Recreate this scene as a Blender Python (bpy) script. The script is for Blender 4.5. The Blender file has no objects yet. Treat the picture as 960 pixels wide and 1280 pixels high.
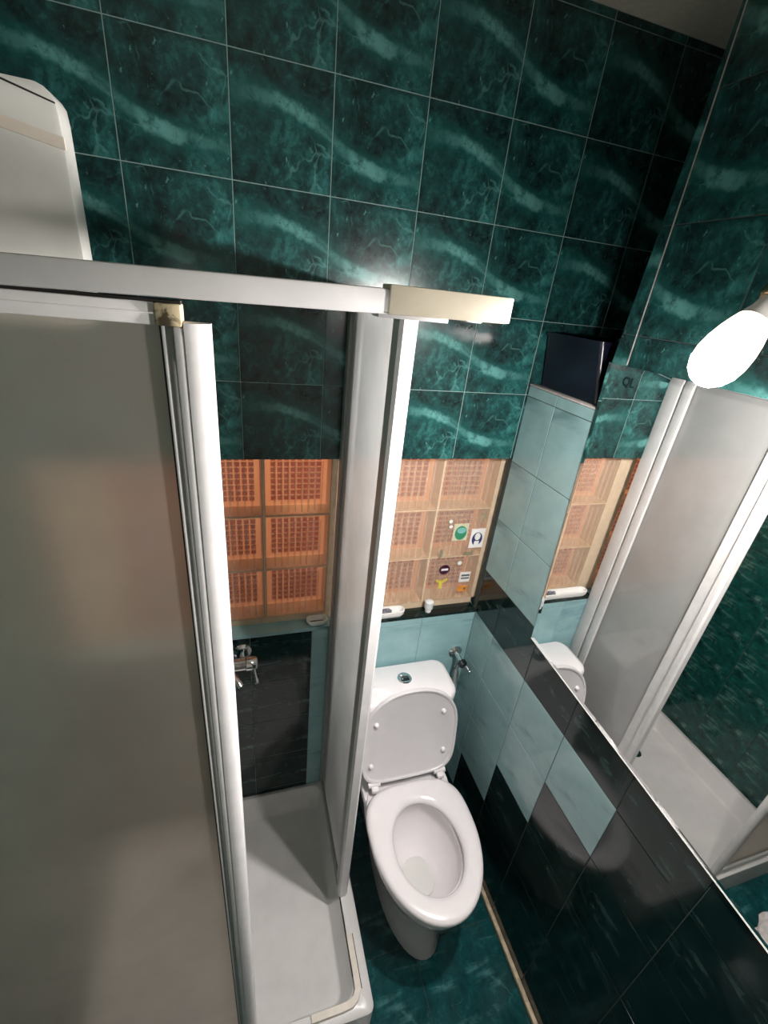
import bpy, bmesh, math, random
from math import sin, cos, pi, radians as R
from mathutils import Vector, Matrix
random.seed(7)
sc = bpy.context.scene
col = sc.collection

# ------------------------------------------------------------------ camera, world, exposure
cd = bpy.data.cameras.new('camera'); cam = bpy.data.objects.new('camera', cd); col.objects.link(cam); sc.camera = cam
right = Vector((0.95474648, -0.2797739, 0.10092437)); down = Vector((-0.03829953, -0.45215671, -0.89111585)); fwd = Vector((0.29494458, 0.84692437, -0.44241023))
up, back = -down, -fwd
cam.matrix_world = Matrix(((right.x, up.x, back.x, 0), (right.y, up.y, back.y, 0), (right.z, up.z, back.z, 2.0), (0, 0, 0, 1)))
cd.sensor_fit = 'VERTICAL'; cd.sensor_height = 24; cd.sensor_width = 18; cd.lens = 557.04 * 24 / 1280; cd.clip_start = 0.01
world = bpy.data.worlds.new('world'); sc.world = world; world.use_nodes = True
world.node_tree.nodes['Background'].inputs[0].default_value = (0.03, 0.03, 0.03, 1)
vs = sc.view_settings; vs.view_transform = 'Standard'; vs.look = 'None'; vs.gamma = 1; vs.exposure = 0.45
sc.cycles.max_bounces = 14; sc.cycles.transmission_bounces = 12; sc.cycles.glossy_bounces = 6; sc.cycles.diffuse_bounces = 6
sc.cycles.transparent_max_bounces = 16; sc.cycles.sample_clamp_indirect = 12.0; sc.cycles.blur_glossy = 0.5
BULB_POWER = 1900.0     # emission strength of each bulb glass
NEXT_ROOM_POWER = 21.0  # lamp of the next room, behind the glass blocks

# ------------------------------------------------------------------ materials
def srgb(r, g, b):
    return tuple(((c/255)/12.92 if c/255 <= 0.04045 else ((c/255+0.055)/1.055)**2.4) for c in (r, g, b)) + (1,)
class NT:
    def __init__(s, name):
        s.m = bpy.data.materials.new(name); s.m.use_nodes = True; s.t = s.m.node_tree; s.t.nodes.clear()
        s.out = s.n('ShaderNodeOutputMaterial')
    def n(s, typ, **kw):
        nd = s.t.nodes.new(typ)
        for k, v in kw.items(): setattr(nd, k, v)
        return nd
    def l(s, a, b): s.t.links.new(a, b)
    def val(s, sock, v):
        if hasattr(v, 'is_linked') or hasattr(v, 'links'): s.l(v, sock)
        else: sock.default_value = v
    def math(s, op, a, b=0.0, c=None, clamp=False):
        nd = s.n('ShaderNodeMath', operation=op, use_clamp=clamp); s.val(nd.inputs[0], a); s.val(nd.inputs[1], b)
        if c is not None: s.val(nd.inputs[2], c)
        return nd.outputs[0]
    def mix(s, f, a, b):
        nd = s.n('ShaderNodeMix', data_type='RGBA'); s.val(nd.inputs[0], f); s.val(nd.inputs[6], a); s.val(nd.inputs[7], b); return nd.outputs[2]
    def noise(s, vec, scale, detail=5, rough=.6, dist=0.0):
        nd = s.n('ShaderNodeTexNoise'); s.l(vec, nd.inputs['Vector']); nd.inputs['Scale'].default_value = scale; nd.inputs['Detail'].default_value = detail
        nd.inputs['Roughness'].default_value = rough; nd.inputs['Distortion'].default_value = dist; return nd.outputs['Fac']
    def ramp(s, f, stops):
        nd = s.n('ShaderNodeValToRGB'); s.l(f, nd.inputs[0]); e = nd.color_ramp.elements
        e[0].position, e[0].color = stops[0]; e[1].position, e[1].color = stops[-1]
        for p, c in stops[1:-1]: x = e.new(p); x.color = c
        return nd.outputs[0]
    def step(s, v, lo, hi):
        nd = s.n('ShaderNodeMapRange', interpolation_type='SMOOTHSTEP'); s.val(nd.inputs[0], v); nd.inputs[1].default_value = lo; nd.inputs[2].default_value = hi; return nd.outputs[0]
    def bsdf(s, color, rough=.4, metal=0., coat=0., bump=None, bstr=.2, bdist=.001, spec=.5):
        b = s.n('ShaderNodeBsdfPrincipled'); s.val(b.inputs['Base Color'], color); s.val(b.inputs['Roughness'], rough); b.inputs['Metallic'].default_value = metal
        b.inputs['Coat Weight'].default_value = coat; b.inputs['Coat Roughness'].default_value = .05; b.inputs['Specular IOR Level'].default_value = spec
        if bump is not None:
            q = s.n('ShaderNodeBump'); q.inputs['Strength'].default_value = bstr; q.inputs['Distance'].default_value = bdist; s.l(bump, q.inputs['Height']); s.l(q.outputs[0], b.inputs['Normal'])
        s.l(b.outputs[0], s.out.inputs[0]); return b
    def obj(s): return s.n('ShaderNodeTexCoord').outputs['Object']
    def mapv(s, vec, scale=(1, 1, 1), rot=(0, 0, 0), loc=(0, 0, 0)):
        nd = s.n('ShaderNodeMapping'); s.l(vec, nd.inputs[0]); nd.inputs['Location'].default_value = loc; nd.inputs['Rotation'].default_value = rot; nd.inputs['Scale'].default_value = scale; return nd.outputs[0]
def plain(name, color, rough=.4, metal=0., coat=0., spec=.5, noise=0.06, nscale=30):
    t = NT(name); v = t.obj(); f = t.noise(v, nscale, 4)
    c = color if len(color) == 4 else color + (1,)
    d = tuple(x*(1-noise*2.5) for x in c[:3]) + (1,)
    t.bsdf(t.mix(t.step(f, .35, .7), d, c), rough, metal, coat, spec=spec); return t.m

def veins(t, v, scale, width, seed):
    nv = t.n('ShaderNodeTexNoise'); t.l(t.mapv(v, loc=(seed, 0, seed)), nv.inputs['Vector']); nv.inputs['Scale'].default_value = scale*.8; nv.inputs['Detail'].default_value = 5
    a = t.n('ShaderNodeVectorMath', operation='MULTIPLY_ADD'); t.l(nv.outputs['Color'], a.inputs[0]); a.inputs[1].default_value = (.09, .09, .09); t.l(v, a.inputs[2])
    w = t.n('ShaderNodeTexVoronoi', feature='DISTANCE_TO_EDGE'); t.l(a.outputs[0], w.inputs['Vector']); w.inputs['Scale'].default_value = scale
    return t.math('SUBTRACT', 1.0, t.step(w.outputs['Distance'], 0.0, width))

def green_print():
    """Printed marble tile; a print runs over two tiles, local x in [-.2,.2], z in [-.1,.1]."""
    t = NT('green_marble_tile'); v = t.obj(); s3 = t.n('ShaderNodeSeparateXYZ'); t.l(v, s3.inputs[0])
    s = t.math('MULTIPLY_ADD', s3.outputs[0], 2.5, .5); w = t.math('MULTIPLY_ADD', s3.outputs[2], -5.0, .5)
    flat = t.n('ShaderNodeCombineXYZ'); t.l(s3.outputs[0], flat.inputs[0]); t.l(s3.outputs[2], flat.inputs[2]); v = flat.outputs[0]
    big = t.noise(v, 9, 7, .62, .8); fine = t.noise(v, 42, 8, .72, .4)
    f = t.math('ADD', t.math('MULTIPLY', big, .6), t.math('MULTIPLY', fine, .42))
    base = t.ramp(f, [(.38, (.0028, .010, .011, 1)), (.46, (.006, .024, .023, 1)), (.54, (.010, .052, .050, 1)), (.66, (.03, .15, .142, 1))])
    fc = t.n('ShaderNodeFloatCurve'); c = fc.mapping.curves[0]
    pts = [(0, .27), (.085, .29), (.22, .31), (.4, .40), (.5, .51), (.61, .65), (.775, .73), (.94, .75), (1, .75)]
    c.points[0].location = pts[0]; c.points[1].location = pts[-1]
    for q in pts[1:-1]: c.points.new(*q)
    fc.mapping.update(); t.l(s, fc.inputs['Value'])
    ic = t.n('ShaderNodeFloatCurve'); c = ic.mapping.curves[0]
    pts = [(0, 0), (.08, .25), (.2, .5), (.27, 1), (.37, 1), (.44, .45), (.56, .4), (.63, 1), (.74, 1), (.82, .4), (.92, .35), (1, 0)]
    c.points[0].location = pts[0]; c.points[1].location = pts[-1]
    for q in pts[1:-1]: c.points.new(*q)
    ic.mapping.update(); t.l(s, ic.inputs['Value'])
    wob = t.math('MULTIPLY', t.math('SUBTRACT', t.noise(v, 24, 5), .5), .16)
    d = t.math('ABSOLUTE', t.math('ADD', t.math('SUBTRACT', w, fc.outputs[0]), wob))
    core = t.math('SUBTRACT', 1.0, t.step(d, .025, .085)); halo = t.math('SUBTRACT', 1.0, t.step(d, .05, .19))
    st = t.math('MULTIPLY', t.math('MULTIPLY', core, ic.outputs[0]), t.step(fine, .30, .55))
    base = t.mix(t.math('MULTIPLY', halo, .55), base, (.010, .090, .083, 1))
    light = (.12, .33, .31, 1)
    base = t.mix(t.math('MULTIPLY', st, .72), base, light)
    pv = t.math('MULTIPLY', veins(t, v, 13, .035, 3.1), t.step(t.noise(v, 11, 3), .50, .62))
    base = t.mix(t.math('MULTIPLY', pv, .30), base, light)
    bl = t.step(t.noise(t.mapv(v, (1, 1, .6), (0, R(35), 0)), 60, 4, .7), .62, .72)
    base = t.mix(t.math('MULTIPLY', bl, .55), base, (.12, .33, .31, 1))
    ro = t.math('MULTIPLY_ADD', fine, .12, .16)
    t.bsdf(base, ro, bump=big, bstr=.05, bdist=.0006, spec=.5); return t.m

def dark_print(name, dk, md, lt, ang, amount, seed):
    t = NT(name); v = t.mapv(t.obj(), loc=(seed, 0, seed*.7)); f = t.noise(v, 22, 8, .72, .2)
    base = t.ramp(f, [(.30, dk), (.56, md), (.80, tuple(min(1, x*2.3) for x in md[:3]) + (1,))])
    sv = t.mapv(v, (5.0, 1, 34.0), (0, R(ang), 0)); st = t.noise(sv, 1.0, 3, .55, .5)
    stm = t.math('MULTIPLY', t.step(st, .53, .68), t.step(t.noise(v, 22, 5), .40, .62))
    base = t.mix(t.math('MULTIPLY', stm, amount), base, lt)
    pv = t.math('MULTIPLY', veins(t, v, 16, .03, seed), t.step(t.noise(v, 12, 3), .54, .66))
    base = t.mix(t.math('MULTIPLY', pv, amount*.6), base, lt)
    t.bsdf(base, t.math('MULTIPLY_ADD', f, .1, .05), bump=f, bstr=.04, bdist=.0005, spec=.5); return t.m

def pale_print(name, base_c, vein_c, seed):
    t = NT(name); v = t.mapv(t.obj(), loc=(seed, 0, seed))
    f = t.noise(v, 12, 5, .55); base = t.mix(t.step(f, .3, .7), tuple(x*.86 for x in base_c[:3]) + (1,), base_c)
    sv = t.mapv(v, (4, 1, 17), (0, R(48), 0)); st = t.math('MULTIPLY', t.step(t.noise(sv, .8, 4, .6, .8), .52, .70), t.step(t.noise(v, 9, 3), .38, .6))
    base = t.mix(t.math('MULTIPLY', st, .75), base, vein_c)
    t.bsdf(base, .12, bump=f, bstr=.03, bdist=.0005); return t.m

def frosted(name, tint, trans=.5, rough=.42, dif=.42):
    t = NT(name); v = t.obj(); nz = t.noise(v, 260, 3); big = t.noise(v, 5, 4)
    bp = t.n('ShaderNodeBump'); bp.inputs['Strength'].default_value = .25; bp.inputs['Distance'].default_value = .0008; t.l(nz, bp.inputs['Height'])
    tr = t.n('ShaderNodeBsdfTranslucent'); df = t.n('ShaderNodeBsdfDiffuse'); rf = t.n('ShaderNodeBsdfRefraction'); gl = t.n('ShaderNodeBsdfGlossy')
    c = t.mix(t.step(big, .3, .7), tuple(x*.88 for x in tint[:3]) + (1,), tint)
    for q in (tr, df, rf): t.l(c, q.inputs[0])
    rf.inputs['Roughness'].default_value = rough; rf.inputs['IOR'].default_value = 1.06; t.l(bp.outputs[0], rf.inputs['Normal'])
    gl.inputs['Roughness'].default_value = .32; gl.inputs[0].default_value = (.9, .9, .9, 1); t.l(bp.outputs[0], gl.inputs['Normal'])
    def mx(f, a, b):
        m = t.n('ShaderNodeMixShader'); m.inputs[0].default_value = f; t.l(a, m.inputs[1]); t.l(b, m.inputs[2]); return m.outputs[0]
    milky = mx(dif, tr.outputs[0], df.outputs[0])
    t.l(mx(.07, mx(trans, milky, rf.outputs[0]), gl.outputs[0]), t.out.inputs[0]); return t.m

def thin_glass(name, clear, parts):
    """thin sheet: mostly passed straight through, the rest shared out among scattering lobes"""
    t = NT(name); f = t.noise(t.obj(), 40, 3); tp = t.n('ShaderNodeBsdfTransparent'); tp.inputs[0].default_value = clear; cur = tp.outputs[0]
    for kind, colr, k in parts:
        q = t.n(kind)
        if kind == 'ShaderNodeBsdfGlossy': q.inputs['Roughness'].default_value = .08; q.inputs[0].default_value = colr
        else: t.l(t.mix(f, tuple(x*.92 for x in colr[:3]) + (1,), colr), q.inputs[0])
        m = t.n('ShaderNodeMixShader'); m.inputs[0].default_value = k; t.l(cur, m.inputs[1]); t.l(q.outputs[0], m.inputs[2]); cur = m.outputs[0]
    t.l(cur, t.out.inputs[0]); return t.m
def emit(name, color, strength):
    t = NT(name); e = t.n('ShaderNodeEmission'); e.inputs[0].default_value = color; e.inputs[1].default_value = strength; t.l(e.outputs[0], t.out.inputs[0]); return t.m

GREEN = green_print()
DARK = dark_print('dark_marble_tile', (.002, .006, .006, 1), (.004, .014, .013, 1), (.07, .12, .11, 1), 47, .38, 1.7)
SHOWER = dark_print('shower_marble_tile', (.003, .018, .017, 1), (.007, .065, .055, 1), (.20, .33, .29, 1), 16, .55, 4.2)
SHOWERB = dark_print('shower_back_tile', (.003, .008, .008, 1), (.006, .022, .021, 1), (.14, .22, .21, 1), 4, .5, 6.3)
FLOORM = dark_print('floor_marble_tile', (.004, .026, .028, 1), (.007, .062, .066, 1), (.10, .26, .26, 1), 30, .45, 8.8)
PALE = pale_print('pale_blue_marble_tile', (.25, .40, .41, 1), (.10, .19, .20, 1), 2.2)
TURQ = pale_print('turquoise_marble_tile', (.27, .46, .48, 1), (.13, .26, .29, 1), 5.1)
GROUT = plain('green_grey_grout', (.20, .31, .29), .9, nscale=90)
GROUT_DK = plain('dark_grout', (.035, .05, .045), .9, nscale=90)
GROUT_BL = plain('dark_blue_grout', (.035, .05, .05), .9, nscale=90)
CEIL = plain('ceiling_plaster', (.55, .53, .44), .95, nscale=60)
CREAMWALL = plain('cream_fill_wall', (.62, .59, .52), .8)
ENAMEL = plain('white_enamel', (.68, .685, .645), .22, coat=.4, noise=.02)
CERAMIC = plain('white_ceramic', (.80, .775, .785), .10, coat=.5, noise=.01)
PLASTIC = plain('white_seat_plastic', (.76, .735, .745), .22, noise=.01)
ACRYLIC = plain('white_acrylic_tray', (.70, .69, .68), .30, noise=.04, nscale=8)
ALU = plain('white_lacquered_aluminium', (.66, .655, .65), .32, noise=.03)
ALU_GREY = plain('grey_aluminium', (.36, .36, .35), .4, noise=.05)
CREAM = plain('cream_plastic', (.78, .71, .56), .35, noise=.03)
CREAM_TRIM = plain('cream_wood_trim', (.60, .50, .34), .5, noise=.15, nscale=40)
SEAL = plain('black_mildewed_seal_and_gap', (.02, .018, .015), .8)
CHROME = plain('chrome', (.75, .75, .76), .08, metal=1.0, noise=.02)
NAVY = plain('navy_blue_plastic', (.006, .007, .018), .28, noise=.1)
PLASTER = plain('pale_plaster_edge', (.52, .47, .45), .85, noise=.12, nscale=80)
BEIGE = plain('beige_block_rim', (.76, .61, .43), .35, noise=.05, nscale=25)
MORTAR = plain('beige_mortar', (.64, .50, .35), .8, noise=.05, nscale=40)
FROST = frosted('frosted_acrylic', (.80, .73, .65, 1), .44, .95, .40)
FROST_SIDE = frosted('frosted_side_acrylic', (.72, .72, .71, 1), .15, .5, .58)
DIF, TRL, GLO = 'ShaderNodeBsdfDiffuse', 'ShaderNodeBsdfTranslucent', 'ShaderNodeBsdfGlossy'
CLEAR = thin_glass('clear_acrylic', (.97, .97, .97, 1), [(GLO, (1, 1, 1, 1), .06)])
BGLASS = thin_glass('glass_block_glass', (.96, .93, .88, 1), [(DIF, (.82, .74, .62, 1), .15), (GLO, (1, 1, 1, 1), .07)])
FLUTE = thin_glass('milky_flutes', (.97, .95, .92, 1), [(DIF, (.84, .77, .66, 1), .16), (GLO, (1, 1, 1, 1), .04)])
PEACH = thin_glass('peach_back_glass', (.9, .7, .5, 1), [(TRL, (.95, .60, .40, 1), .85), (DIF, (.80, .60, .44, 1), .25)])
REDRIB = thin_glass('red_pressed_glass', (.8, .35, .25, 1), [(TRL, (.38, .06, .03, 1), .80), (DIF, (.46, .09, .05, 1), .35)])
CURTAIN = plain('red_orange_curtain_fabric', (.62, .12, .035), .9, noise=.18, nscale=12)
WHITE = plain('white_plastic', (.80, .80, .78), .3, noise=.02)
BRONZE = plain('polished_brass', (.60, .40, .22), .22, metal=1.0)
BLACKMETAL = plain('dark_chrome', (.10, .11, .12), .15, metal=1.0)
GOLD = plain('gilt_metal', (.80, .72, .50), .25, metal=.7)
def stain_cream():
    t = NT('stained_cream_bracket'); v = t.obj(); f = t.noise(v, 75, 5, .65, .6)
    d = t.n('ShaderNodeVectorMath', operation='DISTANCE'); t.l(t.mapv(v, (1, .3, 1.0)), d.inputs[0]); d.inputs[1].default_value = (.179, -.0035, 1.800)
    k = t.math('ADD', t.step(f, .50, .66), t.math('SUBTRACT', 1.0, t.step(t.math('ADD', d.outputs['Value'], t.math('MULTIPLY', t.math('SUBTRACT', f, .5), .02)), .003, .010)), clamp=True)
    t.bsdf(t.mix(t.math('MULTIPLY', k, .92), (.62, .52, .33, 1), (.05, .028, .015, 1)), .5); return t.m
STAIN = stain_cream()
def mirror_mat():
    t = NT('silvered_mirror'); f = t.noise(t.obj(), 3, 3); t.bsdf(t.mix(f, (.86, .87, .86, 1), (.90, .90, .89, 1)), .015, metal=1.0); return t.m
MIRROR = mirror_mat()
BULB_AXIS = Vector((-.55, 0, -.83)).normalized()
# a led bulb: the diffuser is brightest at its tip, weaker round the shoulder and faint near the opaque base
WARM = (1, .935, .905, 1)
BULBS = {k: [emit('bulb_base_glow', (1, .80, .60, 1), 4.0), emit('bulb_shoulder', WARM, BULB_POWER*.10*k), emit('bulb_tip', WARM, BULB_POWER*k)] for k in (1.0, .45)}

# ------------------------------------------------------------------ mesh helpers
def smooth(me, ang=40):
    for p in me.polygons: p.use_smooth = True
    try: me.set_sharp_from_angle(angle=R(ang))
    except Exception: pass
def link(name, bm, m, parent=None, loc=None, sm=True, ang=40):
    """bm in world coordinates; the object's origin is set at loc (parents carry no rotation)."""
    base = Vector(loc) if loc is not None else Vector((0, 0, 0))
    if parent is not None and loc is None: base = wl(parent)
    bmesh.ops.translate(bm, vec=-base, verts=bm.verts)
    bmesh.ops.recalc_face_normals(bm, faces=bm.faces)
    me = bpy.data.meshes.new(name); bm.to_mesh(me); bm.free()
    if sm: smooth(me, ang)
    for q in (m if isinstance(m, (list, tuple)) else [m]): me.materials.append(q)
    o = bpy.data.objects.new(name, me); col.objects.link(o)
    if parent is not None: o.parent = parent; o.location = base - wl(parent)
    else: o.location = base
    return o
def wl(o):
    v = Vector(o.location); p = o.parent
    while p: v = v + Vector(p.location); p = p.parent
    return v
def thing(name, label, cat, loc=(0, 0, 0), group=None):
    o = bpy.data.objects.new(name, None); col.objects.link(o); o.location = loc; o.empty_display_size = .05
    return tag(o, label, cat, group)
def tag(o, label, cat, group=None):
    o['label'] = label; o['category'] = cat
    if group: o['group'] = group
    return o
def struct(name, bm, m, parent=None, **k):
    o = link(name, bm, m, parent, **k); o['kind'] = 'structure'; return o
def box(bm, a, b, bev=0.0, seg=2):
    a, b = Vector(a), Vector(b); r = bmesh.ops.create_cube(bm, size=1.0)
    bmesh.ops.scale(bm, vec=(abs(b.x-a.x), abs(b.y-a.y), abs(b.z-a.z)), verts=r['verts']); bmesh.ops.translate(bm, vec=(a+b)/2, verts=r['verts'])
    if bev:
        es = list({e for v in r['verts'] for e in v.link_edges}); bmesh.ops.bevel(bm, geom=es, offset=bev, segments=seg, profile=.5, affect='EDGES')
    return bm
def bx(a, b, bev=0.0, seg=2): return box(bmesh.new(), a, b, bev, seg)
def rings(bm, rs, cap0=True, cap1=True):
    vs_ = [[bm.verts.new(p) for p in r] for r in rs]; n = len(rs[0])
    for a, b in zip(vs_, vs_[1:]):
        for i in range(n): bm.faces.new((a[i], a[(i+1) % n], b[(i+1) % n], b[i]))
    if cap0: bm.faces.new(vs_[0][::-1])
    if cap1: bm.faces.new(vs_[-1])
    return bm
def frame_of(d):
    d = Vector(d).normalized(); a = Vector((0, 0, 1)) if abs(d.z) < .9 else Vector((1, 0, 0)); u = d.cross(a).normalized(); return u, d.cross(u).normalized(), d
def lathe(bm, origin, axis, prof, n=24):
    """prof: (distance along axis, radius)."""
    u, w, d = frame_of(axis); o = Vector(origin)
    return rings(bm, [[o + d*h + (u*cos(2*pi*i/n) + w*sin(2*pi*i/n))*max(r, 1e-4) for i in range(n)] for h, r in prof])
def tube(bm, pts, rad, n=10):
    pts = [Vector(p) for p in pts]; rs = []; u = None
    for i, p in enumerate(pts):
        d = (pts[min(i+1, len(pts)-1)] - pts[max(i-1, 0)]).normalized()
        if u is None: u = frame_of(d)[0]
        u = (u - d*u.dot(d)).normalized(); w = d.cross(u); r = rad[i] if isinstance(rad, (list, tuple)) else rad
        rs.append([p + (u*cos(2*pi*k/n) + w*sin(2*pi*k/n))*r for k in range(n)])
    return rings(bm, rs)
def bez(a, b, c, d, n=14):
    a, b, c, d = map(Vector, (a, b, c, d)); return [a*(1-t)**3 + b*3*t*(1-t)**2 + c*3*t*t*(1-t) + d*t**3 for t in [i/n for i in range(n+1)]]
def prism(bm, poly, ext):
    """poly: 3-D points of a planar outline; ext: extrusion vector."""
    e = Vector(ext); return rings(bm, [[Vector(p) for p in poly], [Vector(p)+e for p in poly]])
def rrect(x0, y0, x1, y1, r, n=6):
    pts = []
    for cx, cy, a0 in ((x1-r, y1-r, 0), (x0+r, y1-r, 90), (x0+r, y0+r, 180), (x1-r, y0+r, 270)):
        for k in range(n+1): a = R(a0+90*k/n); pts.append((cx+r*cos(a), cy+r*sin(a)))
    return pts

# ------------------------------------------------------------------ the shell
W, BY, CZ = .805, 1.15, 2.585           # right wall, back wall, ceiling
LX, RY, NX = -.490, -1.05, 1.30         # left wall, wall behind the camera, niche back
GAP = .0009
tile_cache = {}
ROT = {'back': (0, 0, 0), 'right': (0, 0, -pi/2), 'left': (0, 0, pi/2), 'floor': (-pi/2, 0, 0)}
AX = {'back': (Vector((1, 0, 0)), Vector((0, 0, 1))), 'right': (Vector((0, -1, 0)), Vector((0, 0, 1))), 'left': (Vector((0, 1, 0)), Vector((0, 0, 1))), 'floor': (Vector((1, 0, 0)), Vector((0, 1, 0)))}
def tile(parent, side, m, u0, u1, v0, v1, plane, off=(0, 0), th=.006):
    """One tile: u runs along the wall, v up; off is the tile's centre inside its print."""
    w, h = round(u1-u0, 4), round(v1-v0, 4)
    key = (m.name, w, h, tuple(round(x, 4) for x in off), th)
    me = tile_cache.get(key)
    if me is None:
        g = GAP; c = .0009; bm = bmesh.new(); ou, ov = off
        def ring(i, y): return [(ou-w/2+i, y, ov-h/2+i), (ou+w/2-i, y, ov-h/2+i), (ou+w/2-i, y, ov+h/2-i), (ou-w/2+i, y, ov+h/2-i)]
        rings(bm, [ring(g, th), ring(g, c), ring(g+c, 0)], cap0=False); bmesh.ops.recalc_face_normals(bm, faces=bm.faces)
        me = bpy.data.meshes.new('tile'); bm.to_mesh(me); bm.free(); me.materials.append(m); tile_cache[key] = me
    o = bpy.data.objects.new('tile', me); col.objects.link(o); o.parent = parent; o.rotation_euler = ROT[side]
    U, V = AX[side]; cu, cv = (u0+u1)/2 - off[0], (v0+v1)/2 - off[1]
    p = U*cu + V*cv
    if side == 'back': p.y = plane
    elif side == 'floor': p.z = plane
    else: p.x = plane
    o.location = p; return o
def cut_edges(a, b, edges):
    e = [a] + [x for x in edges if a+.004 < x < b-.004] + [b]; return list(zip(e, e[1:]))

SL = .0010      # slab (grout bed) lies this far behind the tile faces
fl = struct('floor', bx((LX-.1, RY-.1, -.12), (NX, BY+.02, -SL)), GROUT_DK)
for u0, u1 in cut_edges(LX, W, [.49-.315*k for k in range(3, -1, -1)]):
    for v0, v1 in cut_edges(RY, BY, [.6+.315*k for k in range(-5, 2)]):
        tile(fl, 'floor', FLOORM, u0, u1, v0, v1, 0.0, off=(.07*random.randint(-2, 2), .05*random.randint(-2, 2)))
ce = struct('ceiling', bx((LX-.1, RY-.1, CZ), (NX+.1, BY+.1, CZ+.08)), CEIL)

# back wall: lower slab, upper slab, the window between them
LZ, TZ = .972, 1.569                    # sill and lintel
bm = bmesh.new()
box(bm, (LX-.1, BY+SL, -.1), (NX+.1, BY+.14, LZ-.012)); box(bm, (LX-.1, BY+SL, TZ+.003), (NX+.1, BY+.14, CZ)); box(bm, (W+.02, BY+SL, LZ-.02), (NX+.1, BY+.14, TZ+.02))
wb = struct('wall_back', bm, GROUT, sm=False)
xs = [-.4013+.2*k for k in range(0, 9)]; zs = [1.569+.2*k for k in range(0, 6)]
for j, (v0, v1) in enumerate(cut_edges(TZ, CZ, zs)):
    for u0, u1 in cut_edges(LX, NX, xs):
        k = round((((u0+u1)/2) + .4013 - .1)/.2)            # column number
        odd = (k % 2 == 0)                                   # the left half of the print lies in even columns
        ctr = -.4013+.2*k+.1
        tile(wb, 'back', GREEN, u0, u1, v0, v1, BY, off=((-.1 if odd else .1) + (u0+u1)/2 - ctr, (v0+v1)/2 - (TZ+.2*j+.1)))
for u0, u1 in cut_edges(.195, W, [.25, .39, .592]):          # turquoise tiles on the toilet side
    for v0, v1 in cut_edges(0, LZ, [.14, .34, .54, .742, .936]):
        tile(wb, 'back', TURQ, u0, u1, v0, v1, BY, off=(.11*random.randint(-3, 3), .09*random.randint(-3, 3)))
for u0, u1 in cut_edges(LX, .195, [-.205, -.005]):           # dark tiles in the shower, one cut turquoise course above
    for v0, v1 in cut_edges(0, .962, [.16, .36, .56, .76]):
        tile(wb, 'back', SHOWERB, u0, u1, v0, v1, BY, off=(.01, 0))
st = struct('trim_1', bx((LX, BY-.001, LZ-.010), (.262, BY+.135, LZ+.004), .001), TURQ)
st['label'] = 'turquoise stone sill under the glass blocks inside the shower'
st = struct('trim_2', bx((.262, BY-.001, LZ-.010), (W, BY+.135, LZ), .001), DARK)
st['label'] = 'dark polished stone sill under the glass blocks above the toilet'

# left wall
wf = struct('wall_left', bx((LX-.12, RY-.1, -.1), (LX-SL, BY+.1, CZ)), GROUT_DK)
for u0, u1 in cut_edges(RY, BY, [BY-.2*k for k in range(11, 0, -1)]):
    for v0, v1 in cut_edges(0, CZ, [.16+.2*k for k in range(0, 13)]):
        tile(wf, 'left', SHOWER, u0, u1, v0, v1, LX, off=(.02, 0))
# unseen wall behind the camera, its cream colour chosen to bounce fill light
wr = struct('wall_rear', bx((LX-.1, RY-.12, -.1), (NX, RY, CZ)), CREAMWALL)

# right wall: full height below the ledge, a leaning end above it, the niche beyond
LEDGE = 1.80
bm = bx((W+SL, RY, -.1), (NX+.1, BY+.02, LEDGE-.004))
E0, E1 = .872, .822                      # the end of the upper wall, at the ledge and at the ceiling
prism(bm, [(W+SL, RY, LEDGE-.004), (W+SL, E0-.002, LEDGE-.004), (W+SL, E1-.002, CZ), (W+SL, RY, CZ)], (NX+.1-W, 0, 0))
wt = struct('wall_right', bm, GROUT_BL, sm=False)
struct('wall_niche', bx((NX, E1-.1, LEDGE-.05), (NX+.1, BY+.1, CZ)), plain('niche_shade_plaster', (.03, .03, .045), .9))  # shade inside the niche put into the dark plaster colour
led = struct('trim_3', bx((W, E0-.03, LEDGE-.003), (W+.02, BY, LEDGE+.002), .001), PLASTER); led['label'] = 'pale chipped plaster edge along the niche ledge'
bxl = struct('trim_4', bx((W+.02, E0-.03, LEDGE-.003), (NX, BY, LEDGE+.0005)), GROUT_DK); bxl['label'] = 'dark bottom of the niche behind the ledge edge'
ycols = [1.015-.199*k for k in range(0, 11)]                  # in wall coordinates u = -y
ucols = [-y for y in ycols]
rowz = [0.0, .137, .342, .558, .764, .965, 1.152, 1.357, 1.562, 1.767]
for (v0, v1) in cut_edges(0, LEDGE-.003, rowz[1:]):
    for (u0, u1) in cut_edges(-BY, -RY, ucols):
        ym = -(u0+u1)/2; zm = (v0+v1)/2
        if zm > 1.152: light = True
        elif zm > .965: light = False
        elif zm > .764: light = ym > .422
        elif zm > .558: light = ym > .617
        elif zm > .342: light = ym > .816
        elif zm > .137: light = ym > 1.015
        else: light = False
        if zm > 1.767 and ym < E0-.03 : continue
        tile(wt, 'right', PALE if light else DARK, u0, u1, v0, v1, W, off=(.1*random.randint(-2, 2), .1*random.randint(-2, 2)) if not light else (.02, .13*random.randint(0, 1)))
zr = [1.769, 1.969, 2.169, 2.369, 2.569]
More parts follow.
